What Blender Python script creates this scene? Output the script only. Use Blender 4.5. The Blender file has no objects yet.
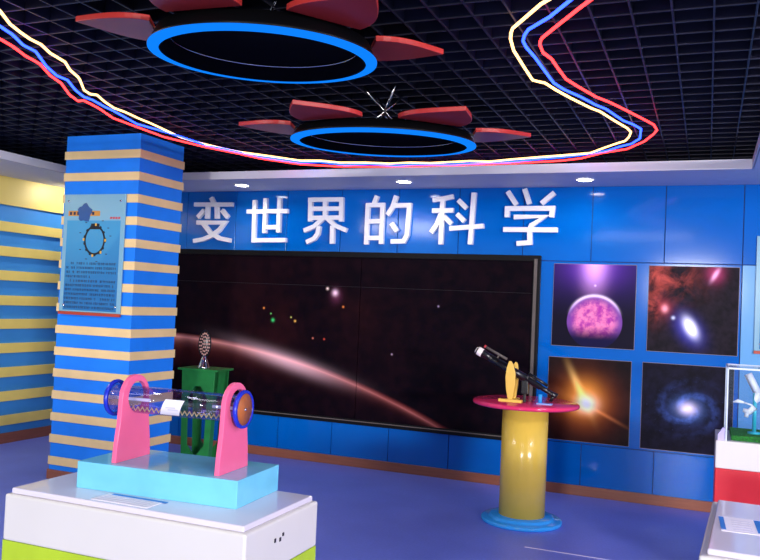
import bpy, bmesh, math, random
from mathutils import Vector, Matrix
random.seed(7)
sc = bpy.context.scene
COL = sc.collection
PI = math.pi

# ------------------------------------------------------------------ camera
YAW, PITCH, ROLL, FPX, CAMH = -0.3863915, 0.02939086, 0.04444595, 808.027, 1.5
fw = Vector((math.sin(YAW)*math.cos(PITCH), math.cos(YAW)*math.cos(PITCH), math.sin(PITCH)))
r0 = Vector((math.cos(YAW), -math.sin(YAW), 0)); u0 = r0.cross(fw)
rt = r0*math.cos(ROLL)+u0*math.sin(ROLL); up = -r0*math.sin(ROLL)+u0*math.cos(ROLL)
CAM = Vector((0, 0, CAMH))
cd = bpy.data.cameras.new('camera'); cam = bpy.data.objects.new('camera', cd); COL.objects.link(cam)
cd.sensor_width = 36; cd.lens = 36*FPX/760; cd.clip_start = 0.05
cam.matrix_world = Matrix(((rt.x, up.x, -fw.x, 0), (rt.y, up.y, -fw.y, 0), (rt.z, up.z, -fw.z, CAMH), (0, 0, 0, 1)))
sc.camera = cam

def px(x, y, ax, val):            # a measured photo point -> its place on a surface of the room
    d = rt*((x-380)/FPX) - up*((y-280)/FPX) + fw
    t = (val-CAM[ax])/d[ax]
    return CAM + d*t

# ------------------------------------------------------------------ node helper
class G:
    def __init__(s, name, rough=0.5, spec=0.5, metal=0.0, coat=0.0):
        s.m = bpy.data.materials.new(name); s.m.use_nodes = True
        s.t = s.m.node_tree; s.n = s.t.nodes; s.l = s.t.links
        s.b = s.n['Principled BSDF']
        s.b.inputs['Roughness'].default_value = rough; s.b.inputs['Metallic'].default_value = metal
        s.b.inputs['Specular IOR Level'].default_value = spec
        s.b.inputs['Coat Weight'].default_value = coat; s.b.inputs['Coat Roughness'].default_value = 0.05
    def put(s, sock, v):
        if isinstance(v, bpy.types.NodeSocket): s.l.new(v, sock)
        elif v is not None:
            try: sock.default_value = v
            except Exception: sock.default_value = (*v, 1.0)
    def m_(s, op, a, b=None, c=None, clamp=False):
        n = s.n.new('ShaderNodeMath'); n.operation = op; n.use_clamp = clamp
        s.put(n.inputs[0], a); s.put(n.inputs[1], b); s.put(n.inputs[2], c); return n.outputs[0]
    def add(s, a, b): return s.m_('ADD', a, b)
    def sub(s, a, b): return s.m_('SUBTRACT', a, b)
    def mul(s, a, b): return s.m_('MULTIPLY', a, b)
    def coord(s, kind='Object'):
        n = s.n.new('ShaderNodeTexCoord'); q = s.n.new('ShaderNodeSeparateXYZ'); s.l.new(n.outputs[kind], q.inputs[0])
        return n.outputs[kind], q.outputs[0], q.outputs[1], q.outputs[2]
    def noise(s, vec, scale, detail=4, rough=.55, dist=0):
        n = s.n.new('ShaderNodeTexNoise'); s.put(n.inputs['Vector'], vec)
        n.inputs['Scale'].default_value = scale; n.inputs['Detail'].default_value = detail
        n.inputs['Roughness'].default_value = rough; n.inputs['Distortion'].default_value = dist
        return n.outputs['Fac']
    def remap(s, v, a, b, lo=0., hi=1., smooth=True):
        n = s.n.new('ShaderNodeMapRange'); n.interpolation_type = 'SMOOTHSTEP' if smooth else 'LINEAR'
        s.put(n.inputs[0], v); n.inputs[1].default_value = a; n.inputs[2].default_value = b
        n.inputs[3].default_value = lo; n.inputs[4].default_value = hi; return n.outputs[0]
    def dist(s, x, z, cx, cz, sx=1., sz=1., rot=0.):
        dx = s.sub(x, cx); dz = s.sub(z, cz)
        if rot:
            c, k = math.cos(rot), math.sin(rot)
            dx, dz = s.add(s.mul(dx, c), s.mul(dz, k)), s.sub(s.mul(dz, c), s.mul(dx, k))
        dx = s.mul(dx, 1/sx); dz = s.mul(dz, 1/sz)
        return s.m_('SQRT', s.add(s.mul(dx, dx), s.mul(dz, dz)))
    def gauss(s, d): return s.m_('EXPONENT', s.mul(s.mul(d, d), -1.0))
    def mix(s, f, a, b):
        n = s.n.new('ShaderNodeMix'); n.data_type = 'RGBA'; s.put(n.inputs[0], f); s.put(n.inputs[6], a); s.put(n.inputs[7], b)
        return n.outputs[2]
    def addc(s, base, f, c):      # base + f*c
        n = s.n.new('ShaderNodeMix'); n.data_type = 'RGBA'; n.blend_type = 'ADD'; n.clamp_result = True
        s.put(n.inputs[0], f); s.put(n.inputs[6], base); s.put(n.inputs[7], c); return n.outputs[2]
    def base(s, c): s.put(s.b.inputs['Base Color'], c); return s.m

def lin(r, g, b):
    f = lambda v: (v/255/12.92) if v/255 <= .04045 else ((v/255+.055)/1.055)**2.4
    return (f(r), f(g), f(b), 1.0)

def plain(name, rgb, rough=.5, spec=.5, metal=0, coat=0, var=.06, scale=6):
    g = G(name, rough, spec, metal, coat)
    v, x, y, z = g.coord(); n = g.noise(v, scale, 3)
    c = lin(*rgb); d = tuple(min(1, q*(1-var)) for q in c[:3])+(1,); e = tuple(min(1, q*(1+var)) for q in c[:3])+(1,)
    return g.base(g.mix(g.remap(n, .3, .7), d, e))

def emit(name, rgb, strength):
    m = bpy.data.materials.new(name); m.use_nodes = True; t = m.node_tree
    t.nodes.remove(t.nodes['Principled BSDF']); e = t.nodes.new('ShaderNodeEmission')
    e.inputs[0].default_value = (*rgb, 1); e.inputs[1].default_value = strength
    t.links.new(e.outputs[0], t.nodes['Material Output'].inputs[0]); return m

def glass(name, tint=(.95, .97, 1), refl=.12):
    m = bpy.data.materials.new(name); m.use_nodes = True; t = m.node_tree
    t.nodes.remove(t.nodes['Principled BSDF'])
    tr = t.nodes.new('ShaderNodeBsdfTransparent'); tr.inputs[0].default_value = (*tint, 1)
    gl = t.nodes.new('ShaderNodeBsdfGlossy'); gl.inputs['Roughness'].default_value = .03
    lw = t.nodes.new('ShaderNodeLayerWeight'); lw.inputs[0].default_value = .5
    pw = t.nodes.new('ShaderNodeMath'); pw.operation = 'POWER'; pw.inputs[1].default_value = 4; t.links.new(lw.outputs['Facing'], pw.inputs[0])
    ad = t.nodes.new('ShaderNodeMath'); ad.operation = 'MULTIPLY_ADD'; ad.use_clamp = True; ad.inputs[1].default_value = .5; ad.inputs[2].default_value = refl
    t.links.new(pw.outputs[0], ad.inputs[0])
    mx = t.nodes.new('ShaderNodeMixShader'); t.links.new(ad.outputs[0], mx.inputs[0])
    t.links.new(tr.outputs[0], mx.inputs[1]); t.links.new(gl.outputs[0], mx.inputs[2])
    t.links.new(mx.outputs[0], t.nodes['Material Output'].inputs[0]); return m

# ------------------------------------------------------------------ mesh helpers
def bx(bm, x0, x1, y0, y1, z0, z1, mi=0, M=None):
    vs = [bm.verts.new((x, y, z)) for x in (x0, x1) for y in (y0, y1) for z in (z0, z1)]
    if M is not None:
        for v in vs: v.co = M @ v.co
    fs = []
    for idx in ((0, 1, 3, 2), (4, 6, 7, 5), (0, 4, 5, 1), (2, 3, 7, 6), (0, 2, 6, 4), (1, 5, 7, 3)):
        f = bm.faces.new([vs[i] for i in idx]); f.material_index = mi; fs.append(f)
    return fs
def prism(bm, pts, a, b, axis, mi=0, holes=None):
    """outline pts (2D) extruded along axis from a to b; axis 0: pts=(y,z) 1: (x,z) 2: (x,y)"""
    def P(p, t): return {0: (t, p[0], p[1]), 1: (p[0], t, p[1]), 2: (p[0], p[1], t)}[axis]
    loops = [pts]+(holes or [])
    caps = []
    for t in (a, b):
        es = []; rings = []
        for lp in loops:
            vs = [bm.verts.new(P(p, t)) for p in lp]; rings.append(vs)
            for i in range(len(vs)): es.append(bm.edges.new((vs[i], vs[(i+1) % len(vs)])))
        caps.append(rings)
        r = bmesh.ops.triangle_fill(bm, use_beauty=True, edges=es)
        for f in r['geom']:
            if isinstance(f, bmesh.types.BMFace): f.material_index = mi
    for ra, rb in zip(*caps):
        for i in range(len(ra)):
            j = (i+1) % len(ra); f = bm.faces.new((ra[i], ra[j], rb[j], rb[i])); f.material_index = mi
def lathe(bm, prof, seg=48, c=(0, 0, 0), M=None, closed=False):
    rows = []
    for r, z in prof:
        row = []
        for i in range(seg):
            a = 2*PI*i/seg; v = Vector((r*math.cos(a), r*math.sin(a), z))
            if M is not None: v = M @ v
            row.append(bm.verts.new(v+Vector(c)))
        rows.append(row)
    n = len(rows); rng = range(n if closed else n-1)
    for k in rng:
        A, B = rows[k], rows[(k+1) % n]
        for i in range(seg):
            j = (i+1) % seg; f = bm.faces.new((A[i], A[j], B[j], B[i])); f.smooth = True
    if not closed:
        for row, q in ((rows[0], prof[0]), (rows[-1], prof[-1])):
            if q[0] < .002: bm.faces.new(row)
def tube(bm, pts, r, seg=8, closed=False):
    pts = [Vector(p) for p in pts]; n = len(pts); rows = []; prev = None
    for i, p in enumerate(pts):
        a = pts[max(0, i-1)] if not closed else pts[i-1]; b = pts[min(n-1, i+1)] if not closed else pts[(i+1) % n]
        d = (b-a).normalized()
        ref = Vector((0, 0, 1)) if abs(d.z) < .9 else Vector((1, 0, 0))
        s = d.cross(ref).normalized(); w = s.cross(d).normalized()
        rr = r[i] if isinstance(r, (list, tuple)) else r
        rows.append([bm.verts.new(p+s*rr*math.cos(2*PI*k/seg)+w*rr*math.sin(2*PI*k/seg)) for k in range(seg)])
    for i in range(n if closed else n-1):
        A, B = rows[i], rows[(i+1) % n]
        for k in range(seg):
            j = (k+1) % seg; f = bm.faces.new((A[k], A[j], B[j], B[k])); f.smooth = True
    if not closed: bm.faces.new(rows[0]); bm.faces.new(rows[-1])
def stroke(bm, pts, w, y0, y1):   # flat ribbon of width w in the XZ plane, solid from y0 to y1
    P = [Vector((p[0], p[1])) for p in pts]; L = []; R = []
    for i, p in enumerate(P):
        if i == 0: d = (P[1]-p).normalized(); n = Vector((-d.y, d.x)); k = 1
        elif i == len(P)-1: d = (p-P[-2]).normalized(); n = Vector((-d.y, d.x)); k = 1
        else:
            d0 = (p-P[i-1]).normalized(); d1 = (P[i+1]-p).normalized()
            n = (Vector((-d0.y, d0.x))+Vector((-d1.y, d1.x))).normalized()
            k = min(2.0, 1/max(.3, n.dot(Vector((-d0.y, d0.x)))))
        L.append(p+n*w/2*k); R.append(p-n*w/2*k)
    for i in range(len(P)-1):
        q = [L[i], L[i+1], R[i+1], R[i]]
        a = [bm.verts.new((v.x, y0, v.y)) for v in q]; b = [bm.verts.new((v.x, y1, v.y)) for v in q]
        bm.faces.new(a); bm.faces.new(b[::-1])
        for e in range(4): bm.faces.new((a[e], a[(e+1) % 4], b[(e+1) % 4], b[e]))
def obj(name, bm, mats, parent=None, bevel=0, seg=2, loc=None, recalc=True, smooth=None):
    if recalc: bmesh.ops.recalc_face_normals(bm, faces=bm.faces[:])
    me = bpy.data.meshes.new(name); bm.to_mesh(me); bm.free()
    for m in (mats if isinstance(mats, (list, tuple)) else [mats]): me.materials.append(m)
    o = bpy.data.objects.new(name, me); COL.objects.link(o)
    if parent: o.parent = parent
    if loc: o.location = loc
    if bevel:
        b = o.modifiers.new('bevel', 'BEVEL'); b.width = bevel; b.segments = seg; b.limit_method = 'ANGLE'; b.angle_limit = .6
        b.harden_normals = False
    return o
def tag(o, label=None, cat=None, group=None, kind=None):
    if label: o['label'] = label
    if cat: o['category'] = cat
    if group: o['group'] = group
    if kind: o['kind'] = kind
    return o
def thing(name, label, cat, loc=(0, 0, 0), rz=0, group=None):
    o = bpy.data.objects.new(name, None); COL.objects.link(o); o.empty_display_size = .1
    o.location = loc; o.rotation_euler = (0, 0, rz); return tag(o, label, cat, group)
def box(name, dims, mat, parent=None, bevel=0, **k):
    bm = bmesh.new(); bx(bm, *dims); return obj(name, bm, mat, parent, bevel, **k)
def struct(name, bm, mats, bevel=0, **k): return tag(obj(name, bm, mats, None, bevel, **k), kind='structure')

# ------------------------------------------------------------------ dimensions read off the photo
D = 6.84; XL = -6.23; H = 2.55; GZ = 2.73
XR = 3.2; YB = -3.0

# ------------------------------------------------------------------ materials
M = {}
g = G('purple_vinyl', .38, .35); v, x, y, z = g.coord()
n1 = g.noise(v, 2.2, 5); n2 = g.noise(v, 60, 2)
c = g.mix(g.remap(n1, .3, .7), lin(112, 128, 222), lin(120, 136, 232)); M['floor'] = g.base(g.mix(g.mul(g.remap(n2, .4, .6), .25), c, lin(96, 112, 202)))
M['panel_blue'] = plain('blue_wall_panel', (0, 94, 184), .09, .3, var=.03, scale=1.2)
M['panel_reflection'] = plain('blue_panel_painted_reflection', (104, 165, 215), .1, .5, var=.05, scale=1.5)  # paler tint paints a reflection onto the blue wall panelling
M['groove'] = plain('panel_groove', (10, 40, 95), .6)
M['pillar_blue'] = plain('pillar_blue_paint', (30, 128, 238), .5, .25, var=.06, scale=3)
M['beige'] = plain('cream_plank', (234, 202, 144), .5, .4, var=.05, scale=4)
M['wall_blue'] = plain('left_wall_blue_paint', (62, 138, 208), .5, .3, var=.05, scale=2)
M['yellow_plank'] = plain('yellow_plank', (226, 202, 108), .45, .4, var=.05, scale=3)
g = G('brown_wood', .4, .4); v, x, y, z = g.coord()
mp = g.n.new('ShaderNodeMapping'); mp.inputs['Scale'].default_value = (1.5, 1.5, 30); g.l.new(v, mp.inputs[0])
M['wood'] = g.base(g.mix(g.noise(mp.outputs[0], 3, 5), lin(120, 66, 48), lin(160, 98, 74)))
M['white_paint'] = plain('soffit_white', (214, 214, 226), .55, .3, var=.03, scale=1)
M['grid'] = plain('black_ceiling_grid', (32, 33, 52), .45, .35, var=.2, scale=5)
M['void'] = plain('black_plenum', (20, 20, 28), .8, .2)
M['white_lam'] = plain('white_laminate', (218, 214, 209), .22, .4, var=.015, scale=3)
M['white_top'] = plain('white_gloss_top', (222, 216, 232), .06, .5, var=.015, scale=3)
M['lime'] = plain('lime_band', (176, 204, 44), .4, .4)
M['red_lam'] = plain('red_laminate', (205, 40, 52), .35, .45, var=.08, scale=5)
M['pink'] = plain('pink_acrylic', (244, 104, 148), .25, .45, var=.02)
M['cyan'] = plain('light_blue_acrylic', (116, 200, 230), .05, .5, var=.06, scale=7)
M['disc_blue'] = plain('deep_blue_plastic', (22, 44, 190), .25, .5)
M['copper'] = plain('orange_brown_disc', (168, 92, 44), .45, .4, var=.12, scale=30)
M['chrome'] = plain('chrome', (225, 225, 230), .15, .5, metal=1, var=.02)
M['white_rod'] = plain('white_rod', (245, 245, 245), .3)
M['bead'] = plain('cream_bead_chain', (250, 224, 140), .3)
M['paper'] = plain('white_paper', (232, 228, 238), .7)
M['print_blue'] = plain('blue_print', (40, 120, 205), .5)
M['ink'] = plain('dark_ink', (34, 44, 74), .7)
M['grey_print'] = plain('grey_print', (206, 203, 220), .7)
M['tube'] = glass('clear_acrylic', (.84, .84, .96), .05)
M['case'] = glass('case_glass', (.93, .96, .99), .04)
M['edge'] = plain('clear_edge', (212, 222, 236), .15, .6)
M['lilac'] = plain('lilac_acrylic', (190, 180, 225), .2, .5)
M['frost'] = glass('lilac_film', (.86, .78, .92), .15)
M['yellow'] = plain('yellow_lacquer', (218, 184, 76), .2, .5, var=.04, scale=5)
M['magenta'] = plain('pink_red_lacquer', (226, 52, 104), .12, .5, var=.03)
M['base_blue'] = plain('sky_blue_lacquer', (50, 156, 238), .15, .5, var=.03)
M['black'] = plain('black_plastic', (16, 16, 20), .3, .5)
M['black_gloss'] = plain('black_gloss', (10, 10, 13), .4, .12)
M['gold_wood'] = plain('yellow_painted_wood', (232, 190, 84), .4, .4)
M['green'] = plain('green_panel', (34, 122, 60), .35, .45, var=.12, scale=9)
M['turf'] = plain('green_turf', (44, 124, 40), .9, .1, var=.5, scale=120)
M['teal'] = plain('teal_post', (40, 180, 196), .35)
M['white_pl'] = plain('white_plastic', (240, 240, 240), .3)
M['letter'] = plain('white_letter', (236, 234, 238), .4, .4, var=.01)
M['frame'] = plain('dark_bronze_frame', (14, 13, 16), .45, .12)
M['strip'] = plain('bronze_strip', (96, 88, 84), .5, .15)
M['red_petal'] = plain('red_petal', (188, 52, 46), .35, .4, var=.08)
M['poster_edge'] = plain('poster_edge', (128, 120, 128), .5)
M['lining'] = plain('matt_black_lining', (12, 12, 18), .8, .02)
M['lens_glow'] = emit('downlight_glow', (1, .97, .9), 40)
M['ring_led'] = emit('blue_led', (.004, .21, 1.0), 1.1)
M['rope_warm'] = emit('warm_rope_glow', (1, .55, .2), 4.2)
M['rope_blue'] = emit('blue_rope_glow', (.018, .05, 1), 8)
M['rope_red'] = emit('red_rope_glow', (1, .03, .034), 6)

# ------------------------------------------------------------------ room shell
bm = bmesh.new(); bx(bm, XL-.2, XR, YB, D+.1, -.1, 0); struct('floor', bm, M['floor'])
bm = bmesh.new(); bx(bm, -1.03, XR-.2, 5.160, 5.172, 0, .0015)
struct('trim_1', bm, plain('pale_floor_seam', (235, 230, 250), .4))

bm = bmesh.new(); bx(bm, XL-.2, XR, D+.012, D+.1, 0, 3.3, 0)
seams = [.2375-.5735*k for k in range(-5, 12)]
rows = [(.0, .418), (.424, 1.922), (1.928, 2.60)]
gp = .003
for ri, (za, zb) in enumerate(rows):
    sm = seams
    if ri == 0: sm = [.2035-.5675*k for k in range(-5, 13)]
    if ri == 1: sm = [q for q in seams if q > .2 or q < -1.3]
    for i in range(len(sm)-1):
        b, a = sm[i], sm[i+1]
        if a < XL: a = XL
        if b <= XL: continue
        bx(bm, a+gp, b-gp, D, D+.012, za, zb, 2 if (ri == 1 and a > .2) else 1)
struct('wall_back', bm, [M['groove'], M['panel_blue'], M['panel_reflection']], .002, seg=1)
bm = bmesh.new(); bx(bm, XL, XR, D-.016, D, 0, .082); struct('baseboard_back', bm, M['wood'], .003)

bm = bmesh.new(); bx(bm, XL-.1, XL, YB, D, 0, 3.3); struct('wall_left', bm, M['wall_blue'])
bm = bmesh.new()
bx(bm, XL, XL+.028, YB, D-.02, 2.283, H+.04)
for zc in (2.077, 1.842, 1.612, 1.374, 1.149, .917, .686, .455, .224):
    bx(bm, XL, XL+.028, YB, D-.02, zc-.047, zc+.047)
struct('trim_left', bm, M['yellow_plank'], .002)
bm = bmesh.new(); bx(bm, XL, XL+.016, YB, D-.02, 0, .1); struct('baseboard_left', bm, M['wood'], .003)

# dropped white soffit along the back, left and right, with its moulded edge
bm = bmesh.new()
bx(bm, XL, XR, 6.135, D, H, H+.02)
bx(bm, XL, -5.4, YB, 6.135, H, H+.02); bx(bm, .262, XR, YB, 6.135, H, H+.02)
bx(bm, -5.4, .262, 6.125, 6.137, H, H+.068)
bx(bm, -5.41, -5.398, YB, 6.135, H, H+.068); bx(bm, .255, .267, YB, 6.135, H, H+.068)
struct('trim_2', bm, M['white_paint'])

# open black grid ceiling and the dark void above it
bm = bmesh.new()
k = 0; xx = -6.1
xs = [-.326+.157*i for i in range(-38, 12)]
ys = [3.409+.148*i for i in range(-28, 25)]
for q in xs:
    if XL < q < 1.2: bx(bm, q-.004, q+.004, -.8, D-.01, GZ, GZ+.075)
for q in ys:
    if -.8 < q < D: bx(bm, XL, 1.2, q-.004, q+.004, GZ+.001, GZ+.074)
bx(bm, XL, XR, YB, D, 3.28, 3.3, 1)
for (a, b, c2, d2, e, f) in ((-6, 1, 3.1, 3.35, 3.0, 3.18), (-2.9, -2.75, 0, 6.6, 2.95, 3.1), (-6, 1, 5.1, 5.16, 3.05, 3.11), (-.5, -.38, 0, 6.6, 3.0, 3.12)):
    bx(bm, a, b, c2, d2, e, f, 1)
struct('ceiling', bm, [M['grid'], M['void']])

# square pillar
PX0, PX1, PY0, PY1 = -4.805, -4.078, 5.02, 5.57
bm = bmesh.new(); bx(bm, PX0, PX1, PY0, PY1, 0, GZ); pil = struct('wall_pillar', bm, M['pillar_blue'])
bm = bmesh.new()
for i in range(15):
    zc = 2.573-.1733*i; a = .009
    bx(bm, PX0-a, PX1+a, PY0-a, PY1+a, zc-.033, zc+.033)
obj('plank_bands', bm, M['beige'], pil, .002)
bm = bmesh.new(); bx(bm, PX0-.012, PX1+.012, PY0-.012, PY1+.012, 0, .075); obj('baseboard', bm, M['wood'], pil)

# ------------------------------------------------------------------ mural on the back wall
mx0, mx1, mz0, mz1 = -5.75, -1.315, .388, 1.966
g = G('space_mural_print', .4, .02); v, x, y, z = g.coord()
# planet limb: circle through three points of the photographed arc
p1, p2, p3 = (-4.94, 1.10), (-3.45, .90), (-2.11, .44)
def circle3(a, b, c):
    A = Matrix(((2*(b[0]-a[0]), 2*(b[1]-a[1])), (2*(c[0]-a[0]), 2*(c[1]-a[1]))))
    r = Vector((b[0]**2+b[1]**2-a[0]**2-a[1]**2, c[0]**2+c[1]**2-a[0]**2-a[1]**2))
    o = A.inverted() @ r; return o.x, o.y, math.hypot(a[0]-o.x, a[1]-o.y)
cx, cz, R = circle3(p1, p2, p3)
d = g.sub(R, g.dist(x, z, cx, cz))                 # depth below the limb
along = g.remap(x, -4.9, -2.1, 0, 1, False)
nz = g.noise(v, 1.1, 5); nf = g.noise(v, 9, 4)
wid = g.remap(along, 0, 1, .15, .03, False)
edge = g.remap(d, -.03, .012)
fall = g.m_('EXPONENT', g.mul(g.m_('DIVIDE', g.m_('MAXIMUM', d, 0), wid), -1.5))
core = g.m_('EXPONENT', g.mul(g.m_('DIVIDE', g.m_('ABSOLUTE', g.sub(d, .02)), g.remap(along, 0, 1, .035, .016, False)), -1.3))
patch = g.gauss(g.dist(x, z, -3.70, .92, .48, .065, -.24))
c = g.mix(g.remap(nf, .35, .7), lin(11, 7, 15), lin(22, 10, 18))
dust = g.mul(g.gauss(g.dist(x, z, -3.6, 1.4, .75, .5)), g.remap(nz, .35, .75))
c = g.addc(c, g.mul(dust, .14), lin(120, 50, 40))
c = g.addc(c, g.mul(g.mul(fall, edge), g.remap(along, 0, 1, .55, .35, False)), lin(150, 54, 50))
c = g.addc(c, g.mul(g.mul(core, edge), g.remap(along, .1, .8, .6, .16, False)), lin(226, 178, 172))
c = g.addc(c, g.mul(g.mul(core, edge), .35), lin(190, 70, 60))
c = g.addc(c, g.mul(patch, .65), lin(240, 196, 208))
for (sx, sz, r, col) in ((-3.21, 1.583, .026, (255, 215, 235)), (-3.121, 1.456, .009, (255, 140, 70)), (-3.96, 1.41, .009, (255, 150, 70)), (-3.855, 1.299, .015, (60, 220, 120)),
                         (-3.616, 1.301, .01, (255, 190, 90)), (-3.302, 1.148, .008, (220, 80, 60)), (-3.88, 1.36, .007, (120, 220, 120)), (-3.66, 1.335, .007, (220, 220, 120)), (-3.29, 1.62, .012, (250, 220, 210)),
                         (-3.42, 1.15, .008, (220, 120, 100)), (-2.62, 1.05, .008, (180, 150, 170)), (-2.2, 1.5, .008, (160, 140, 170))):
    c = g.addc(c, g.gauss(g.dist(x, z, sx, sz, r, r)), lin(*col))
c = g.addc(c, g.gauss(g.dist(x, z, -3.2, 1.56, .05, .06)), lin(90, 40, 66))
M['mural'] = g.base(c)
mu = thing('space_mural', 'long black wall mural of a red planet horizon and stars, under the white letters', 'mural')
yb, ys_ = D-.028, .004
for (a, b) in ((mx0, -2.958), (-2.952, mx1-.06)):
    for (zc, zd) in ((mz0+.05, 1.643), (1.647, mz1-.05)):
        bm = bmesh.new(); bx(bm, a, b, yb-.012, D, zc, zd); obj('mural_panel', bm, M['mural'], mu)
box('backing_board', (mx0+.02, mx1-.02, D-.02, D, mz0+.02, mz1-.02), plain('dark_backing', (60, 55, 64), .6, .1), mu)
fr = D-.05
bm = bmesh.new()
bx(bm, mx0, mx1, fr, D, mz1-.05, mz1); bx(bm, mx0, mx1, fr, D, mz0, mz0+.05)
bx(bm, mx0, mx0+.05, fr, D, mz0+.05, mz1-.05); bx(bm, mx1-.06, mx1, fr, D, mz0+.05, mz1-.05)
fo = obj('mural_frame', bm, M['frame'], mu, .003)
bm = bmesh.new(); bx(bm, mx1-.05, mx1-.024, fr-.006, fr, mz0+.03, mz1-.03); bx(bm, mx0+.2, mx1-.05, fr-.005, fr, mz0+.03, mz0+.038)
obj('frame_strip', bm, M['strip'], mu)

# ------------------------------------------------------------------ raised letters
LET = {
 '变': ((180, 180), [[(245, 140), (268, 190)], [(112, 195), (418, 195)], [(218, 200), (213, 308)], [(290, 200), (292, 308)], [(190, 240), (140, 298)], [(332, 240), (380, 300)],
      [(132, 340), (355, 340), (310, 400), (240, 450), (180, 475), (105, 488)], [(180, 345), (240, 422), (310, 465), (400, 483)]]),
 '世': ((240, 180), [[(52, 252), (380, 248)], [(115, 160), (106, 482), (365, 480)], [(202, 145), (192, 425)], [(315, 145), (303, 420)], [(195, 378), (308, 376)]]),
 '界': ((295, 180), [[(122, 145), (118, 332)], [(370, 145), (366, 332)], [(105, 158), (385, 155)], [(125, 230), (365, 228)], [(120, 303), (365, 300)], [(240, 158), (238, 305)],
      [(225, 305), (150, 372), (70, 405)], [(255, 305), (320, 365), (410, 402)], [(190, 368), (180, 430), (150, 470), (90, 497)], [(298, 365), (295, 510)]]),
 '的': ((355, 180), [[(175, 125), (145, 200)], [(102, 190), (87, 515)], [(220, 190), (206, 512)], [(88, 202), (236, 199)], [(100, 332), (212, 330)], [(95, 464), (208, 462)],
      [(330, 125), (300, 215), (258, 280)], [(310, 204), (435, 202), (415, 440), (388, 490), (285, 492)], [(290, 345), (335, 410)]]),
 '科': ((425, 180), [[(60, 160), (140, 150), (225, 132)], [(55, 245), (225, 242)], [(140, 150), (124, 515)], [(125, 270), (95, 350), (48, 420)], [(150, 290), (210, 350)],
      [(265, 160), (330, 225)], [(255, 270), (315, 330)], [(195, 388), (468, 368)], [(392, 100), (360, 515)]]),
 '学': ((490, 180), [[(140, 90), (210, 198)], [(275, 70), (315, 192)], [(515, 100), (410, 188)], [(135, 298), (138, 228), (500, 226), (490, 298)], [(190, 296), (435, 292), (330, 362), (316, 400), (318, 500), (212, 508)],
      [(105, 396), (540, 399)]]),
}
LN = {'变': 'white raised character 变, first of the sign, beside the striped pillar', '世': 'white raised character 世, second of the sign on the blue wall',
      '界': 'white raised character 界, third of the sign on the blue wall', '的': 'white raised character 的, fourth of the sign on the blue wall',
      '科': 'white raised character 科, fifth of the sign on the blue wall', '学': 'white raised character 学, last of the sign, nearest the posters'}
for ch, (o0, sts) in LET.items():
    bm = bmesh.new()
    pts_all = [px(o0[0]+q[0]/8, o0[1]+q[1]/8, 1, D-.035) for s in sts for q in s]
    ox = sum(p.x for p in pts_all)/len(pts_all); oz = min(p.z for p in pts_all)
    for si, s in enumerate(sts):
        P = [px(o0[0]+q[0]/8, o0[1]+q[1]/8, 1, D-.035) for q in s]
        stroke(bm, [(p.x-ox, p.z-oz) for p in P], .041, -.018-.0006*si, .018)
    o = obj('sign_letter', bm, M['letter'], loc=(ox, D-.0185, oz))
    tag(o, LN[ch], 'letter', 'white characters of the wall sign')

# ------------------------------------------------------------------ four space posters
def poster(name, label, X0, X1, Z0, Z1, mat):
    t = thing(name, label, 'poster', ((X0+X1)/2, D, Z0), group='space posters on the blue wall')
    w = (X1-X0)/2; h = Z1-Z0
    bm = bmesh.new(); bx(bm, -w, w, -.008, -.0005, 0, h); obj('backing_board', bm, M['poster_edge'], t)
    bm = bmesh.new(); bx(bm, -w+.003, w-.003, -.0095, -.0075, .003, h-.003); obj('print', bm, mat, t)
    return t
W2, HH = .333, .685
g = G('planet_print', .4, .06); v, x, y, z = g.coord()
r = .222
cx, cz = .012, .21
d = g.dist(x, z, cx, cz)
nn = g.noise(v, 14, 6, .65); n2 = g.noise(v, 4, 4)
c = g.mix(g.remap(z, .2, .7), lin(18, 14, 34), lin(42, 28, 88))
c = g.addc(c, g.gauss(g.dist(x, z, .0, .72, .09, .22)), lin(250, 180, 250))
c = g.addc(c, g.mul(g.gauss(g.dist(x, z, 0, .66, .22, .15)), .55), lin(120, 55, 200))
inside = g.remap(d, r-.004, r+.004, 1, 0)
pl = g.mix(g.remap(nn, .4, .62), lin(180, 60, 165), lin(255, 140, 190))
pl = g.mix(g.remap(d, .12, r), pl, lin(120, 70, 160))
lowf = g.remap(z, .06, .20)
pl = g.mix(lowf, lin(22, 18, 60), pl)
c = g.mix(inside, c, pl)
rim = g.mul(g.gauss(g.mul(g.sub(d, r-.006), 1/.012)), g.remap(z, .25, .42))
c = g.addc(c, rim, lin(235, 215, 240))
c = g.addc(c, g.mul(g.gauss(g.mul(g.sub(d, r), 1/.02)), .0), lin(110, 110, 220))
c = g.addc(c, g.gauss(g.dist(x, z, .01, .51, .008, .008)), lin(200, 190, 220))
M['print_planet'] = g.base(c)
g = G('nebula_print', .4, .06); v, x, y, z = g.coord()
nn = g.noise(v, 6, 7, .65, .6); n2 = g.noise(v, 18, 4)
c = g.mix(g.remap(n2, .3, .7), lin(18, 14, 22), lin(34, 26, 38))
cl = g.mul(g.remap(nn, .38, .72), g.m_('MAXIMUM', g.gauss(g.dist(x, z, -.24, .60, .22, .15)), g.mul(g.gauss(g.dist(x, z, -.3, .4, .10, .14)), .8)))
c = g.addc(c, g.mul(cl, 1.0), lin(205, 82, 68))
c = g.addc(c, g.gauss(g.dist(x, z, .16, .625, .016, .05, -.5)), lin(255, 190, 230))
c = g.addc(c, g.mul(g.gauss(g.dist(x, z, .16, .635, .06, .07)), .8), lin(190, 60, 110))
c = g.addc(c, g.gauss(g.dist(x, z, -.205, .345, .022, .028)), lin(255, 170, 180))
c = g.addc(c, g.mul(g.gauss(g.dist(x, z, -.21, .36, .05, .06)), .7), lin(180, 60, 70))
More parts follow.
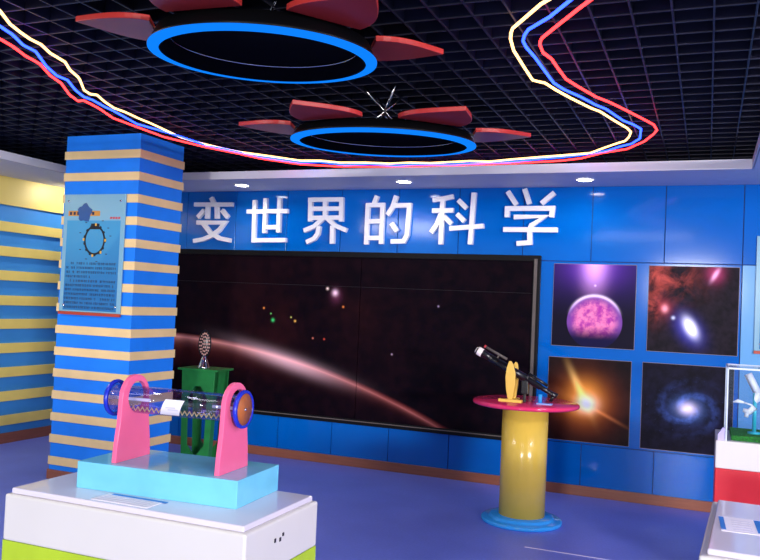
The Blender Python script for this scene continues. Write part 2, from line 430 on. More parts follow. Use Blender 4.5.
c = g.addc(c, g.gauss(g.dist(x, z, -.14, .275, .013, .013)), lin(210, 220, 255))
c = g.addc(c, g.m_('MULTIPLY', g.gauss(g.dist(x, z, -.01, .205, .034, .068, .5)), 2.2, clamp=True), lin(250, 250, 255))
c = g.addc(c, g.gauss(g.dist(x, z, -.02, .19, .075, .12, .6)), lin(70, 70, 190))
M['print_nebula'] = g.base(c)
g = G('explosion_print', .4, .06); v, x, y, z = g.coord()
nn = g.noise(v, 7, 6, .6)
fx, fz = -.01, .315
c = g.mix(g.remap(nn, .35, .7), lin(14, 11, 18), lin(32, 20, 22))
c = g.addc(c, g.mul(g.gauss(g.dist(x, z, fx-.02, fz+.01, .20, .20)), .8), lin(200, 84, 26))
c = g.addc(c, g.gauss(g.dist(x, z, fx-.02, fz+.04, .12, .13)), lin(250, 170, 60))
c = g.addc(c, g.gauss(g.dist(x, z, fx-.06, fz+.11, .028, .17, .45)), lin(255, 200, 110))
c = g.addc(c, g.mul(g.gauss(g.dist(x, z, fx+.13, fz-.07, .16, .014, -.45)), .8), lin(190, 110, 60))
c = g.addc(c, g.gauss(g.dist(x, z, fx, fz, .07, .06)), lin(255, 250, 245))
M['print_burst'] = g.base(c)
g = G('galaxy_print', .4, .06); v, x, y, z = g.coord()
fx, fz = .01, .345
nn = g.noise(v, 12, 6, .65); ns = g.noise(v, 90, 2)
d = g.dist(x, z, fx, fz, 1.1, .85)
ang = g.m_('ARCTAN2', g.sub(z, fz), g.sub(x, fx))
sp = g.m_('SINE', g.add(g.mul(ang, 2), g.mul(d, 42)))
sp2 = g.remap(sp, -.3, 1)
c = g.mix(g.remap(nn, .35, .7), lin(15, 12, 24), lin(25, 22, 42))
arm = g.mul(g.mul(g.gauss(g.mul(d, 1/.15)), g.add(.2, g.mul(sp2, .8))), g.remap(nn, .3, .65))
c = g.addc(c, arm, lin(74, 108, 200))
c = g.addc(c, g.mul(g.gauss(g.mul(d, 1/.085)), .55), lin(90, 140, 220))
c = g.addc(c, g.gauss(g.mul(d, 1/.05)), lin(255, 220, 215))
c = g.addc(c, g.mul(g.remap(ns, .7, .78), g.gauss(g.mul(d, 1/.25))), lin(90, 110, 190))
M['print_galaxy'] = g.base(c)
poster('space_poster', 'square poster of a pink planet under a violet glow, on blue wall', -1.207, -.541, 1.218, 1.905, M['print_planet'])
poster('space_poster', 'square poster of a red nebula with a white comet like streak, on blue wall', -.447, .222, 1.217, 1.904, M['print_nebula'])
poster('space_poster', 'square poster of an orange and white explosion, behind the round yellow table', -1.222, -.556, .439, 1.125, M['print_burst'])
poster('space_poster', 'square poster of a blue spiral galaxy, beside the red and white plinth', -.472, .205, .439, 1.127, M['print_galaxy'])

# ------------------------------------------------------------------ information boards
g = G('board_print', .16, .5); v, x, y, z = g.coord()
dd = g.add(g.mul(x, .5), z)
inner = g.mul(g.mul(g.remap(x, -.265, -.262), g.remap(x, .262, .265, 1, 0)), g.mul(g.remap(z, .03, .033), g.remap(z, .738, .741, 1, 0)))
fillc = g.mix(g.remap(z, .1, .7), lin(34, 108, 164), lin(66, 148, 192))
fillc = g.mix(g.mul(g.remap(g.add(x, g.mul(z, -.8)), -.28, -.22), .35), fillc, lin(30, 110, 170))
M['board'] = g.base(g.mix(inner, lin(122, 172, 194), fillc))
def board(label, X0, X1, Yw, Z0, Z1, contents):
    t = thing('information_board', label, 'information board', ((X0+X1)/2, Yw, Z0), group='information boards')
    w = (X1-X0)/2; h = Z1-Z0
    bm = bmesh.new(); bx(bm, -w, w, -.012, -.0005, .02, h); obj('panel', bm, M['board'], t, .002)
    bm = bmesh.new(); bx(bm, -w, w, -.02, -.0005, -.004, .019); obj('ledge', bm, plain('red_ledge', (176, 62, 40), .4), t)
    for sx in (-1, 1):
        for zz in (.07, h-.055):
            bm = bmesh.new(); lathe(bm, [(.0, .008), (.008, .007), (.01, 0)], 16, M=Matrix.Rotation(PI/2, 4, 'X')); obj('bolt', bm, M['chrome'], t, loc=(sx*(w-.045), -.012, zz))
    contents(t, w, h); return t
def txt_rows(t, z_top, n, w, dz, seed):
    rr = random.Random(seed); bm = bmesh.new()
    for i in range(n):
        zz = z_top-i*dz; xx = -w+(.045 if i in (0, 4) else 0); end = w if i not in (3,) else .0
        while xx < end-.012:
            q = .011
            if rr.random() > .1:
                # a small square character of two or three strokes
                bx(bm, xx, xx+q*.85, -.0135, -.0118, zz+.009, zz+.012)
                if rr.random() > .3: bx(bm, xx, xx+q*.85, -.0135, -.0118, zz, zz+.003)
                k = rr.choice((.0, .4, .7)); bx(bm, xx+q*k, xx+q*k+.003, -.0135, -.0118, zz-.004, zz+.016)
            xx += .0155
    return obj('text_lines', bm, M['ink'], t)
def pillar_contents(t, w, h):
    # header bar with a dark blue emblem shape, small red word, ring diagram, text
    bm = bmesh.new(); bx(bm, -.255, .06, -.0135, -.0118, .775, .815); lb = obj('title_bar', bm, plain('orange_bar', (200, 136, 56), .4), t)
    bm = bmesh.new()
    for k in range(7): bx(bm, -.24+k*.037, -.24+k*.037+.022, -.0142, -.0134, .783, .807)
    obj('title_characters', bm, M['ink'], lb)
    bm = bmesh.new()
    pts = []
    for k in range(18):
        a = 2*PI*k/18; rr = .07*(1+.16*math.sin(5*a+.5)); pts.append((-.09+rr*.95*math.cos(a), .80+rr*math.sin(a)))
    prism(bm, pts, -.0165, -.0118, 1); obj('emblem', bm, plain('navy_emblem', (46, 84, 140), .4), t)
    bm = bmesh.new()
    for k in range(4): bx(bm, .16+k*.026, .18+k*.026, -.0135, -.0118, .752, .768)
    obj('red_caption', bm, plain('red_ink', (190, 70, 80), .6), t)
    cx, cz = .02, .585
    bm = bmesh.new(); seg = 40
    for k in range(seg):
        a0, a1 = 2*PI*k/seg, 2*PI*(k+1)/seg
        ri, ro = .088, .102+(.008 if k % 3 == 0 else 0)
        prism(bm, [(cx+ri*math.cos(a0), cz+ri*1.15*math.sin(a0)), (cx+ro*math.cos(a0), cz+ro*1.15*math.sin(a0)), (cx+ro*math.cos(a1), cz+ro*1.15*math.sin(a1)), (cx+ri*math.cos(a1), cz+ri*1.15*math.sin(a1))], -.015, -.0118, 1)
    bp = plain('black_print', (14, 18, 30), .5)
    bx(bm, cx-.04, cx+.04, -.016, -.0118, cz+.085, cz+.13)
    obj('ring_diagram', bm, bp, t)
    for a in (.2, .6, 1.1, 2.2, 2.8, 3.6, 4.2, 4.9, 5.6):
        bm = bmesh.new(); bx(bm, cx+.155*math.cos(a)-.009, cx+.155*math.cos(a)+.009, -.0135, -.0118, cz+.17*math.sin(a)-.003, cz+.17*math.sin(a)+.003); obj('caption_tick', bm, bp, t)
    am = plain('amber_print', (220, 170, 60), .5)
    for a in (0, 1.5, 3.1, 4.6, 5.4):
        bm = bmesh.new(); bx(bm, cx+.106*math.cos(a)-.008, cx+.106*math.cos(a)+.008, -.0162, -.0149, cz+.122*math.sin(a)-.01, cz+.122*math.sin(a)+.01); obj('diagram_mark', bm, am, t)
    txt_rows(t, .395, 11, .25, .0345, 3)
board('light blue information board with a dark ring diagram, hung on the striped pillar', -4.772, -4.17, PY0-.014, 1.312, 2.258, pillar_contents)
def right_contents(t, w, h):
    bm = bmesh.new(); bx(bm, -w+.03, .05, -.0135, -.0118, h-.13, h-.09); obj('title_bar', bm, M['print_blue'], t)
    txt_rows(t, .5, 12, .25, .035, 9)
board('pale blue information board on the back wall at the right edge of the photo', .335, .935, D, 1.25, 2.15, right_contents)

# ------------------------------------------------------------------ recessed downlights
def downlight(x, y, label, e=8, wash=0):
    t = thing('downlight', label, 'ceiling light', (x, y, H), group='recessed soffit downlights')
    bm = bmesh.new(); lathe(bm, [(.062, -.001), (.075, -.001), (.075, -.006), (.062, -.009)], 32, closed=True); obj('trim_ring', bm, M['white_pl'], t)
    bm = bmesh.new(); lathe(bm, [(.0615, -.001), (.0615, -.005), (.05, -.008), (.0005, -.009)], 32); obj('diffuser', bm, M['lens_glow'], t)
    l = bpy.data.lights.new('soffit_spot', 'SPOT'); l.energy = e; l.spot_size = 2.9; l.spot_blend = .6; l.shadow_soft_size = .05; l.color = (1, .95, .86)
    lo = bpy.data.objects.new('soffit_spot', l); COL.objects.link(lo); lo.location = (x, y, H-.03); lo.rotation_euler = (0, wash, 0)
downlight(-4.056, 6.455, 'round glowing downlight in soffit above the characters 变 and 世')
downlight(-2.427, 6.40, 'round glowing downlight in soffit above the character 的')
downlight(-.926, 6.455, 'round glowing downlight in soffit above the pink planet poster')
downlight(-5.86, 6.45, 'round downlight in the left soffit, behind the striped pillar', 15, .9)
for yy in (4.9, 3.3):  # bare spots added to brighten the left wall, without fixtures
    l = bpy.data.lights.new('soffit_spot', 'SPOT'); l.energy = 15; l.spot_size = 2.9; l.spot_blend = .6; l.shadow_soft_size = .05; l.color = (1, .95, .86)
    lo = bpy.data.objects.new('soffit_spot', l); COL.objects.link(lo); lo.location = (-5.86, yy, H-.03); lo.rotation_euler = (0, .9, 0)

# ------------------------------------------------------------------ glowing rope lights under the grid
ROPE = {
 'warm': [(-14, 0), (0, 11), (10, 24), (20, 32), (30, 39), (41, 44.5), (50, 53), (60, 59), (65, 62), (70, 70), (78, 77), (80, 80), (84, 90), (90, 94), (97, 95), (105, 102), (114, 108), (125, 112), (140, 119), (150, 123), (163, 129), (180, 137), (200, 143), (225, 149), (240, 152), (262, 155), (300, 160.5), (320, 160.5), (340, 162.5), (365, 162.5), (390, 163.5), (410, 162.5), (430, 163), (470, 161), (490, 161.5), (510, 159.5), (540, 157), (560, 155.5), (590, 153), (605, 147.5), (618, 143), (625, 141), (629, 137), (631, 132), (627, 128), (615, 121), (600, 111.5), (591.6, 108.4), (570.5, 98), (556, 90), (545, 83), (538, 81.5), (532.6, 80), (524, 67), (513.7, 50.5), (510.5, 39), (511, 33), (512.6, 28.4), (527, 16), (541, 4), (554.7, -4), (575, -16)],
 'blue': [(-14, 18), (0, 26.3), (12.6, 34.7), (23, 45), (35.8, 51.6), (46.3, 66.3), (56.8, 75.8), (67.4, 80), (75.8, 90.5), (84, 97), (92.6, 100), (105, 107), (113, 110.6), (137, 124), (171, 133.5), (205.5, 145), (240, 152.3), (262, 157), (285, 160.5), (300, 162.5), (320, 162), (345, 165), (370, 164), (395, 165.8), (420, 164.2), (450, 164.5), (480, 163), (510, 162), (540, 159), (560, 157.4), (581, 155), (606, 151), (619, 146.8), (631.6, 143.7), (640, 138.4), (641, 129), (633.7, 124.7), (623, 120.5), (606, 109), (595.8, 105), (581, 97), (564, 89.5), (553.7, 83), (545.3, 71.6), (534.7, 57), (526.3, 47.4), (523, 41), (524.5, 35), (528.4, 29.5), (549.5, 17), (570.5, 0), (585, -13)],
 'red': [(-14, 31), (0, 39), (12.6, 46.3), (25.3, 55.8), (40, 64), (50.5, 75.8), (61, 83), (69.5, 94.7), (78, 101), (84, 100.5), (99, 108.4), (113, 118), (137, 127), (164, 137), (205, 147), (240, 154), (260, 158.5), (300, 164.3), (340, 166.6), (390, 166.9), (450, 165.6), (510, 163.5), (560, 160.8), (581, 158.4), (602, 153), (627, 149), (644, 141.6), (653.7, 134), (657, 130), (653.7, 124.7), (644, 119.5), (629.5, 112), (610.5, 102.6), (595.8, 96.8), (577, 86), (566, 79), (558, 68.4), (551.6, 59), (543, 52.6), (540, 45), (540.2, 41.5), (542, 38), (553.7, 28.4), (579, 8.4), (591.6, -1), (605, -12)],
}
RL = {'warm': 'warm white glowing rope light, innermost of the three under the black ceiling', 'blue': 'blue glowing rope light running between the white and red ropes', 'red': 'red glowing rope light, outermost of the three under the black ceiling'}
for k, P in ROPE.items():
    zr = {'warm': 2.672, 'blue': 2.668, 'red': 2.664}[k]
    pts = [px(a, b, 2, zr) for a, b in P]
    bm = bmesh.new(); tube(bm, pts, .0068, 8)
    tag(obj('rope_light', bm, M['rope_'+k]), RL[k], 'rope light', 'glowing rope lights under the ceiling')

# ------------------------------------------------------------------ flower shaped ceiling rings
def flower(loc, R, angs, zr, pz, r0p, r1p, label):
    t = thing('ceiling_flower', label, 'ceiling decoration', loc, group='ring and petal ceiling decorations')
    dv = Vector((loc[0], loc[1], 0)).normalized(); t.rotation_mode = 'AXIS_ANGLE'; t.rotation_axis_angle = (math.radians(TILT), dv.y, -dv.x, 0)
    zl = pz-zr                      # petal height above the ring
    ri = R*.905
    # LED ring, a shallow cone facing down and out
    bm = bmesh.new(); lathe(bm, [(R, .006), (ri, -.003), (ri, .004), (R, .014)], 96, closed=True); obj('led_ring', bm, M['ring_led'], t)
    bm = bmesh.new(); lathe(bm, [(ri, .004), (R+.002, .014), (R-.012, .03), (R*.93, zl-.008), (R*.8, zl-.006), (.001, zl-.004), (.001, zl-.014)], 96)
    dr = obj('drum', bm, M['black_gloss'], t)
    bm = bmesh.new(); lathe(bm, [(.001, zl-.015), (R*.86, zl-.015), (ri-.012, .012), (ri-.003, .006)], 96); obj('drum_lining', bm, M['lining'], dr)
    bm = bmesh.new(); tube(bm, [((R*.83)*math.cos(2*PI*i/64), (R*.83)*math.sin(2*PI*i/64), zl-.022) for i in range(64)], .003, 6, True); obj('inner_rim', bm, M['chrome'], t)
    for a in angs:
        a = math.radians(a); bm = bmesh.new(); n = 10
        hw = r0p*math.sin(math.radians(20.5)); L = []; Rr = []
        for i in range(n+1):
            s = i/n; r = r0p*math.cos(.36)+(r1p-r0p*math.cos(.36))*s; w = hw*(1-s**1.7)*(1+.12*math.sin(PI*s))
            L.append((r, w)); Rr.append((r, -w))
        pts = L+Rr[-2::-1] if abs(L[-1][1]) < 1e-6 else L+Rr[::-1]
        rot = Matrix.Rotation(a, 4, 'Z'); pts = [(rot @ Vector((p[0], p[1], 0))).xy for p in pts]
        prism(bm, [(p[0], p[1]) for p in pts], zl-.012, zl+.012, 2)
        for q in bm.verts: q.co.z += .05*(math.hypot(q.co.x, q.co.y)-r0p)
        obj('petal', bm, M['red_petal'], t, .003)
        bm = bmesh.new(); rot = Matrix.Rotation(a, 4, 'Z')
        bx(bm, R*.9, r0p*.95, -.03, .03, zl-.008, zl+.004, M=rot); obj('bracket', bm, M['black'], t)
    top = GZ+.03-loc[2]; s = .10
    for (a, b) in (((-s, -s), (s, s)), ((s, s), (-s, -s)), ((-s, s), (s, -s)), ((s, -s), (-s, s))):
        bm = bmesh.new(); tube(bm, [(a[0], a[1], zl-.006), (b[0], b[1], top)], .0065, 8); obj('hanger_rod', bm, M['chrome'], t)
TILT = 3.1
s1, s2 = 1.104, .979
flower((-1.656*s1, 2.751*s1, 1.5+.945*s1), .447*s1, [-150+60*i for i in range(6)], .96*s1, 1.04*s1, .45*s1, .722*s1, 'blue lit ceiling ring with red petals, nearer one, cut by the top of the photo')
flower((-1.839*s2, 4.475*s2, 1.5+.953*s2), .556*s2, [-160+60*i for i in range(6)], .96*s2, 1.04*s2, .571*s2, .882*s2, 'blue lit ceiling ring with red petals, farther one above the wall letters')

# ------------------------------------------------------------------ front plinth
t = thing('display_plinth', 'white display plinth with a lime green band, carrying the pink tube exhibit', 'plinth', (-1.7675, 2.4025, 0))
w, d = .4875, .2475
bm = bmesh.new(); bx(bm, -w, w, -d, d, .62, .78); obj('upper_body', bm, M['white_lam'], t, .008, seg=3)
bm = bmesh.new(); bx(bm, -w+.001, w-.001, -d+.001, d-.001, .40, .62); obj('green_band', bm, M['lime'], t)
bm = bmesh.new(); bx(bm, -w, w, -d, d, 0, .40); obj('lower_body', bm, M['white_lam'], t, .006)
bm = bmesh.new(); bx(bm, -w+.016, w-.016, -d+.014, d-.014, .78, .80); obj('top_slab', bm, M['white_top'], t, .005, seg=3)
for (yy, zz, hh) in ((2.341, .716, .013), (2.375, .712, .013), (2.394, .724, .011)):
    box('socket_slot', (w-.001, w+.002, yy-2.4025-.005, yy-2.4025+.005, zz-hh/2, zz+hh/2), M['black'], t)

card = thing('instruction_card', 'white instruction card with a blue stripe lying on the front plinth', 'card', (-1.79, 2.232, .80))
bm = bmesh.new(); bx(bm, -.115, .115, -.045, .045, 0, .0015); obj('card', bm, M['paper'], card)
bm = bmesh.new(); bx(bm, -.095, .13, .034, .05, .001, .0022); obj('blue_stripe', bm, M['print_blue'], card)
bm = bmesh.new()
for i in range(4): bx(bm, -.10, .09, -.036+i*.018, -.030+i*.018, .0014, .002)
obj('text_lines', bm, M['grey_print'], card)

# ------------------------------------------------------------------ pink tube exhibit
ex = thing('rolling_tube_exhibit', 'clear tube with blue wheels on pink supports and light blue base, on front plinth', 'science exhibit', (-1.750, 2.462, .80), math.radians(3.4))
BW, BD, BH = .320, .156, .094
bm = bmesh.new(); bx(bm, -BW, BW, -BD, BD, 0, BH); obj('base_block', bm, M['cyan'], ex, .002)
axz = .309; yc = -.012; sup = (-.192, .222)
for sx in sup:
    ys_c = yc-.010; pts = [(ys_c-.104, BH)]; cz = axz+.012; rr = .081
    pts += [(ys_c-.099, BH+.06), (ys_c-.086, BH+.14)]
    for i in range(13):
        a = PI-PI*i/12; pts.append((ys_c+rr*math.cos(a), cz+rr*math.sin(a)))
    pts += [(ys_c+.086, BH+.14), (ys_c+.099, BH+.06), (ys_c+.104, BH)]
    hole = [(yc+.056*math.cos(2*PI*i/28), cz+.056*math.sin(2*PI*i/28)) for i in range(28)]
    bm = bmesh.new(); prism(bm, pts, sx-.009, sx+.009, 0, holes=[hole]); obj('support', bm, M['pink'], ex, .002)
RX = Matrix.Rotation(PI/2, 4, 'Y')
tl0, tl1, tr = -.272, .246, .049
bm = bmesh.new(); lathe(bm, [(tr, tl0), (tr, tl1), (tr-.003, tl1), (tr-.003, tl0)], 48, c=(0, yc, axz), M=RX, closed=True); tb = obj('tube', bm, M['tube'], ex)
for (xx, fm, nm) in ((tl0-.006, M['frost'], 0), (tl1+.006, M['copper'], 1)):
    bm = bmesh.new(); lathe(bm, [(.056, -.007), (.066, -.007), (.068, 0), (.066, .007), (.056, .007)], 48, c=(xx, yc, axz), M=RX, closed=True); wh = obj('end_wheel', bm, M['disc_blue'], ex)
    bm = bmesh.new(); lathe(bm, [(.0005, -.004), (.0565, -.004), (.0565, .005), (.0005, .005)], 48, c=(xx, yc, axz), M=RX); obj('wheel_face', bm, fm, wh)
    bm = bmesh.new(); lathe(bm, [(.0005, 0), (.006, 0), (.005, .006), (.0005, .007)], 16, c=(xx+.004, yc, axz), M=RX); obj('hub', bm, M['chrome'], wh)
for (a, b) in ((tl0-.05, tl0+.14), (.13, tl1)):
    bm = bmesh.new(); tube(bm, [(a, yc, axz), (b, yc, axz)], .006, 10); obj('axle', bm, M['white_rod'], ex)
bm = bmesh.new(); P = []
for i in range(45):
    P.append((-.20+i*.0098, yc-.03+.001*(i % 2), axz-.022-(.014 if i % 2 else 0)))
tube(bm, P, .0029, 6); obj('bead_spring', bm, M['bead'], ex)
bm = bmesh.new(); rows = []
for i in range(9):
    th = -.35+i*(1.28/8)*1.0; row = []
    for j in (0, 1):
        xx = -.035-.03*(i/8)+(.078 if j else 0)
        row.append(bm.verts.new((xx, yc-(tr+.0012)*math.cos(th), axz-(tr+.0012)*math.sin(th))))
    rows.append(row)
for i in range(8): bm.faces.new((rows[i][0], rows[i][1], rows[i+1][1], rows[i+1][0]))
lb = obj('paper_label', bm, M['paper'], ex); sm = lb.modifiers.new('thick', 'SOLIDIFY'); sm.thickness = .0008
bm = bmesh.new()
for (a, b) in ((-.02, .02), (-.012, .03)):
    th = .18 if a < -.015 else .34
    vs = [bm.verts.new((-.012+q, yc-(tr+.0026)*math.cos(tt), axz-(tr+.0026)*math.sin(tt))) for q, tt in ((a, th), (b, th), (b, th+.1), (a, th+.1))]; bm.faces.new(vs)
obj('label_print', bm, M['grey_print'], lb)

# ------------------------------------------------------------------ green stand behind it, with an oval plaque
gs = thing('green_stand', 'green tapered panel stand between the striped pillar and the mural', 'stand', (-4.165, 6.18, 0), math.radians(4))
TW = .198; HT = .855
bm = bmesh.new(); bx(bm, -TW, TW, -.15, .15, HT-.018, HT); obj('top', bm, M['green'], gs, .003)
def legpanel(w0, w1, notch=True):
    z1 = HT-.018
    def wat(z): return w0+(w1-w0)*z/z1
    out = [(-w0, 0), (w0, 0), (w1, z1), (-w1, z1)]
    zb, zt = .10, .70
    hole = [(-wat(zb+.08)+.055, zb+.08), (0, zb-.02), (wat(zb+.08)-.055, zb+.08), (wat(.6)-.06, .60), (.03, zt), (-.03, zt), (-wat(.6)+.06, .60)]
    return out, hole
for (yy, nm) in ((-.12, 'front'), (.12, 'back')):
    bm = bmesh.new(); o_, h_ = legpanel(.135, .165); prism(bm, o_, yy-.009, yy+.009, 1, holes=[h_]); obj('face_panel', bm, M['green'], gs, .002)
for sx in (-1, 1):
    bm = bmesh.new(); z1 = HT-.018
    for (ya, yb2) in ((-.11, -.06), (.06, .11)):
        vs = []
        for (q, zz) in ((.135, 0), (.165, z1)):
            for xx in (q-.016, q):
                for yy in (ya, yb2): vs.append(bm.verts.new((sx*xx, yy, zz)))
        for idx in ((0, 1, 3, 2), (4, 6, 7, 5), (0, 4, 5, 1), (2, 3, 7, 6), (0, 2, 6, 4), (1, 5, 7, 3)): bm.faces.new([vs[i] for i in idx])
    vs = []
    for zz in (.62, z1):
        q = .135+.03*zz/z1
        for xx in (q-.016, q):
            for yy in (-.11, .11): vs.append(bm.verts.new((sx*xx, yy, zz)))
    for idx in ((0, 1, 3, 2), (4, 6, 7, 5), (0, 4, 5, 1), (2, 3, 7, 6), (0, 2, 6, 4), (1, 5, 7, 3)): bm.faces.new([vs[i] for i in idx])
    obj('side_panel', bm, M['green'], gs)
pq = thing('oval_plaque', 'dark oval dotted plaque on a shiny cone foot, on top of the green stand', 'exhibit', (-4.17, 6.15, HT))
bm = bmesh.new(); lathe(bm, [(.0005, 0), (.058, 0), (.05, .012), (.03, .07), (.018, .11), (.0005, .115)], 28); obj('cone_foot', bm, M['chrome'], pq)
bm = bmesh.new(); MY = Matrix.Rotation(PI/2, 4, 'X') 
SC = Matrix.Translation((0, 0, .215)) @ Matrix.Rotation(.45, 4, 'Z') @ Matrix.Diagonal((.54, 1, 1.18, 1)) @ MY
lathe(bm, [(.0005, -.012), (.10, -.012), (.108, 0), (.10, .012), (.0005, .012)], 36, M=SC); obj('oval_disc', bm, M['black'], pq)
bm = bmesh.new()
for rr in (0, .028, .055, .08):
    k = max(1, int(2*PI*rr/.026))
    for i in range(k):
        a = 2*PI*i/k; p = SC @ Vector((rr*math.cos(a), rr*math.sin(a), .013))
        lathe(bm, [(.0095, -.002), (.0085, .003), (.0005, .004)], 10, M=Matrix.Translation(p) @ Matrix.Rotation(.45, 4, 'Z') @ Matrix.Diagonal((.7, 1, 1, 1)) @ MY)
obj('dots', bm, plain('bronze_dots', (196, 150, 140), .35, .5), pq)

# ------------------------------------------------------------------ round yellow table
TC = (-1.184, 5.775)
t = thing('round_table', 'round exhibit table with a pink red top, yellow column and blue foot', 'table', (TC[0], TC[1], 0))
bm = bmesh.new(); lathe(bm, [(.0005, 0), (.278, 0), (.284, .006), (.284, .024), (.276, .03), (.235, .03), (.228, .036), (.226, .046), (.218, .052), (.0005, .052)], 72); obj('foot', bm, M['base_blue'], t)
bm = bmesh.new(); lathe(bm, [(.0005, .052), (.162, .052), (.162, .822), (.0005, .822)], 64); obj('column', bm, M['yellow'], t)
bm = bmesh.new(); lathe(bm, [(.0005, .822), (.362, .822), (.373, .828), (.377, .838), (.373, .848), (.363, .853), (.0005, .853)], 80); obj('table_top', bm, M['magenta'], t)
TZ = .853
tp = thing('telescope_model', 'black telescope model tilted up on a yellow fork stand, on the round table', 'telescope', (TC[0], TC[1]-.1, TZ))
bm = bmesh.new()
prism(bm, [(-.165, 0), (.0, 0), (.0, .018), (-.165, .018)], -.055, -.01, 1); bx(bm, -.09, -.05, -.0101, .12, 0, .018); obj('stand_foot', bm, M['gold_wood'], tp, .003)
# fork post: swelling paddle
bm = bmesh.new()
prism(bm, [(-.10, .018), (-.068, .018), (-.052, .12), (-.052, .20), (-.07, .262), (-.085, .285), (-.10, .285), (-.115, .24), (-.122, .17), (-.115, .09)], -.045, -.027, 1); obj('fork_arm', bm, M['gold_wood'], tp, .003)
bm = bmesh.new()
prism(bm, [(-.092, .018), (-.06, .018), (-.046, .12), (-.046, .20), (-.055, .262), (-.062, .275), (-.074, .275), (-.09, .24), (-.108, .17), (-.102, .09)], .03, .048, 1); obj('fork_arm', bm, M['gold_wood'], tp, .003)
A, B = Vector((-.345, 0, .345)), Vector((.235, 0, .058)); ax = (B-A)
bm = bmesh.new(); P = [A+ax*s for s in (0, .09, .091, .30, .301, .62, .621, .80, .801, .93, 1)]
tube(bm, P, [.030, .030, .026, .026, .029, .029, .022, .022, .017, .017, .021], 20); ba = obj('barrel', bm, M['black'], tp)
bm = bmesh.new(); tube(bm, [A-ax*.012, A+ax*.02, A+ax*.07], [.022, .032, .031], 20); obj('objective_lens_glint', bm, plain('lens_glint_paint', (250, 235, 232), .05, .8), ba)  # pale sleeve, the bright glint of the lens painted into its colour
up2 = Vector((ax.z, 0, -ax.x)).normalized()*-1
if up2.z < 0: up2 = -up2
bm = bmesh.new(); o_ = up2*.052
tube(bm, [A+ax*.07+o_, A+ax*.34+o_], .009, 12); tube(bm, [A+ax*.24, A+ax*.24+o_], .006, 8); fi = obj('finder_scope', bm, M['strip'], tp)
bm = bmesh.new(); tube(bm, [A+ax*.05+o_, A+ax*.072+o_], .011, 12); obj('red_tip', bm, plain('red_cap', (190, 50, 60), .4), fi)
bm = bmesh.new(); tube(bm, [A+ax*.62+up2*.04, A+ax*.86+up2*.034], .011, 12); tube(bm, [A+ax*.7, A+ax*.7+up2*.04], .007, 8); obj('guide_rail', bm, M['black'], tp)
bm = bmesh.new(); tube(bm, [A+ax*.965, A+ax*.965-up2*.05], .013, 12); obj('eyepiece', bm, M['black'], tp)
bm = bmesh.new(); bx(bm, -.012, .035, -.02, .02, .06, .19); bx(bm, .0, .02, -.012, .012, .0, .06); obj('mount_box', bm, M['black'], tp, .004)
pad = thing('blue_support_pad', 'small pale blue pad with a blue post under the telescope eyepiece', 'support', (TC[0]+.155, TC[1]-.13, TZ))
bm = bmesh.new(); bx(bm, -.05, .055, -.03, .03, 0, .01); obj('pad', bm, plain('pale_blue_pad', (150, 165, 225), .3), pad, .003)
bm = bmesh.new(); tube(bm, [(-.03, 0, .01), (-.03, 0, .07)], .014, 14); obj('post', bm, M['base_blue'], pad)

# ------------------------------------------------------------------ red and white plinth with glass case at the right
RX0, RX1, RY0, RY1 = .064, .66, 5.0, 5.5
t = thing('display_plinth', 'red display plinth with a white upper part and a glass case on top', 'plinth', ((RX0+RX1)/2, (RY0+RY1)/2, 0))
w, d = (RX1-RX0)/2, (RY1-RY0)/2
bm = bmesh.new(); bx(bm, -w, w, -d, d, .656, .812); obj('upper_body', bm, M['white_lam'], t, .006)
bm = bmesh.new(); bx(bm, -w, w, -d, d, 0, .656); obj('lower_body', bm, M['red_lam'], t, .006)
CX0, CX1, CY0, CY1, CZ0, CZ1 = .118, .60, 5.03, 5.44, .812, 1.225
cs = thing('glass_case', 'clear glass case over the white satellite model, on the red plinth', 'display case', ((CX0+CX1)/2, (CY0+CY1)/2, CZ0))
w, d, h = (CX1-CX0)/2, (CY1-CY0)/2, CZ1-CZ0; th = .006
for nm, dm in (('front_pane', (-w, w, -d, -d+th, 0, h-th)), ('back_pane', (-w, w, d-th, d, 0, h-th)), ('left_pane', (-w, -w+th, -d+th, d-th, 0, h-th)), ('right_pane', (w-th, w, -d+th, d-th, 0, h-th)), ('top_pane', (-w, w, -d, d, h-th, h))):
    box(nm, dm, M['case'], cs)
bm = bmesh.new()
for sx in (-1, 1):
    for sy in (-1, 1): bx(bm, sx*w-.004, sx*w+.004, sy*d-.004, sy*d+.004, 0, h)
for sy in (-1, 1): bx(bm, -w, w, sy*d-.004, sy*d+.004, h-.008, h+.002)
for sx in (-1, 1): bx(bm, sx*w-.004, sx*w+.004, -d, d, h-.008, h+.002)
obj('polished_edges', bm, M['edge'], cs)
md = thing('satellite_model', 'white bent arm model on a teal post and green turf, inside the glass case', 'model', (.36, 5.24, .812))
bm = bmesh.new(); bx(bm, -.215, .215, -.185, .185, 0, .03); obj('turf_base', bm, M['turf'], md, .004)
ox, oy, oz = .36, 5.24, .812
def lp(x, y): p = px(x, y, 1, 5.2); return Vector((p.x-ox, p.y-oy, p.z-oz))
pb = lp(754, 431); pt = lp(756, 393)
bm = bmesh.new(); tube(bm, [(pb.x, pb.y, .03), (pb.x, pb.y, pt.z)], .011, 14); lathe(bm, [(.0005, .03), (.035, .03), (.035, .04), (.0005, .042)], 20, c=(pb.x, pb.y, 0)); obj('post', bm, M['teal'], md)
a, b = lp(748, 374), lp(757.5, 393)
bm = bmesh.new(); tube(bm, [a, b], .022, 4); obj('solar_beam', bm, M['white_pl'], md)
bm = bmesh.new(); tube(bm, [lp(757, 392), lp(757, 400), lp(754, 408), lp(749, 412), lp(743, 410)], [.016, .02, .02, .018, .012], 10); tube(bm, [lp(748, 410), lp(746, 417)], .012, 8); obj('curved_arm', bm, M['white_pl'], md)
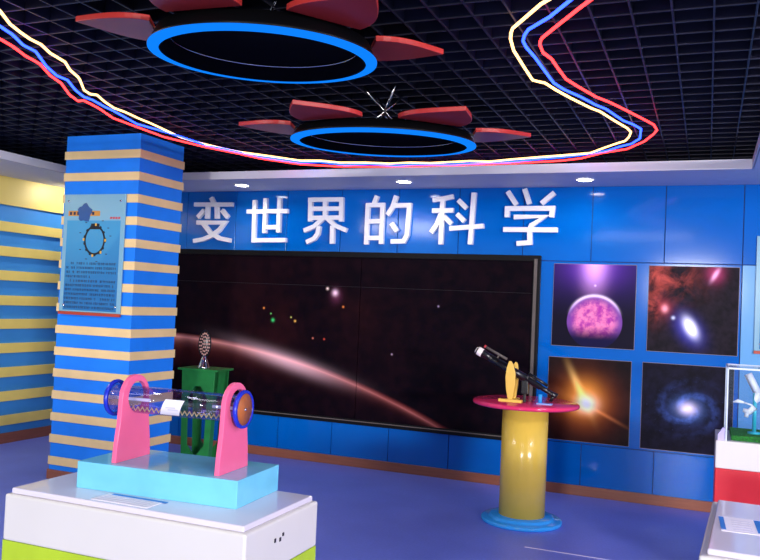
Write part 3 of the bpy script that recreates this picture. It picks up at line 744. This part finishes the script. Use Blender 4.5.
bm = bmesh.new(); tube(bm, [lp(733, 402), lp(738, 401), lp(744, 402.5)], [.004, .012, .006], 8); tube(bm, [lp(744, 402.5), lp(754, 406)], .005, 6); obj('small_fin', bm, M['white_pl'], md)
hw = thing('acrylic_wedge', 'small lilac acrylic wedge beside the glass case on the red plinth', 'acrylic piece', (.092, 5.04, .812))
bm = bmesh.new(); prism(bm, [(-.018, 0), (.018, 0), (.018, .07), (.008, .07), (-.018, .03)], -.02, .02, 1); obj('wedge', bm, M['lilac'], hw)

# ------------------------------------------------------------------ white plinth at bottom right
wp = thing('display_plinth', 'low white display plinth with a label, bottom right corner, before the red plinth', 'plinth', (.020, 2.69, 0), math.radians(-4))
wp.rotation_euler.z = math.radians(-4+1.0)
bm = bmesh.new(); bx(bm, -.022, .78, -.022, .80, 0, .78); obj('body', bm, M['white_lam'], wp, .008, seg=3)
bm = bmesh.new(); bx(bm, 0, .76, 0, .745, .78, .80); obj('top_slab', bm, M['white_top'], wp, .006, seg=3)
lc = thing('label_card', 'white printed label card with blue ends on the white corner plinth', 'card', (.128, 3.05, .80), math.radians(2))
bm = bmesh.new(); bx(bm, -.068, .068, -.11, .10, 0, .0014); obj('card', bm, M['paper'], lc)
box('blue_end', (-.068, -.052, -.09, .09, .001, .002), M['print_blue'], lc); box('blue_end', (.045, .068, -.09, .09, .001, .002), M['print_blue'], lc)
bm = bmesh.new()
for i in range(5): bx(bm, -.03, .03, -.08+i*.032, -.07+i*.032, .001, .002)
obj('text_lines', bm, M['grey_print'], lc)

# ------------------------------------------------------------------ fill lamps added out of view, and ambient light
def area(name, loc, tgt, sx, sy, e, col=(1, 1, 1)):
    l = bpy.data.lights.new(name, 'AREA'); l.shape = 'RECTANGLE'; l.size = sx; l.size_y = sy; l.energy = e; l.color = col
    o = bpy.data.objects.new(name, l); COL.objects.link(o); o.location = loc
    o.rotation_euler = (Vector(tgt)-Vector(loc)).to_track_quat('-Z', 'Y').to_euler(); return o
area('fill_lamp', (11.0, -9.0, 2.65), (-1.6, 4.5, 1.1), 3.0, .8, 2500, (1, .95, .95))
area('fill_lamp', (-.5, -12.0, 2.4), (-2.0, 4.5, 1.1), 1.5, .7, 850, (1, .97, .95))
area('fill_lamp', (1.7, 3.2, 2.66), (-1.9, 5.2, .8), 1.3, .5, 130, (1, .90, .98))
area('fill_lamp', (-4.2, 2.5, 2.66), (-3.6, 3.4, 0), 1.2, .5, 34, (.97, .95, 1))
area('fill_lamp', (-1.0, 1.3, 2.66), (-1.0, 1.5, 0), 1.5, .5, 16, (.97, .95, 1))
w = bpy.data.worlds.new('world'); sc.world = w; w.use_nodes = True
w.node_tree.nodes['Background'].inputs[0].default_value = (.54, .64, .84, 1); w.node_tree.nodes['Background'].inputs[1].default_value = .8

vs = sc.view_settings; vs.view_transform = 'Standard'; vs.look = 'None'; vs.gamma = 1; vs.exposure = 0; vs.use_curve_mapping = False
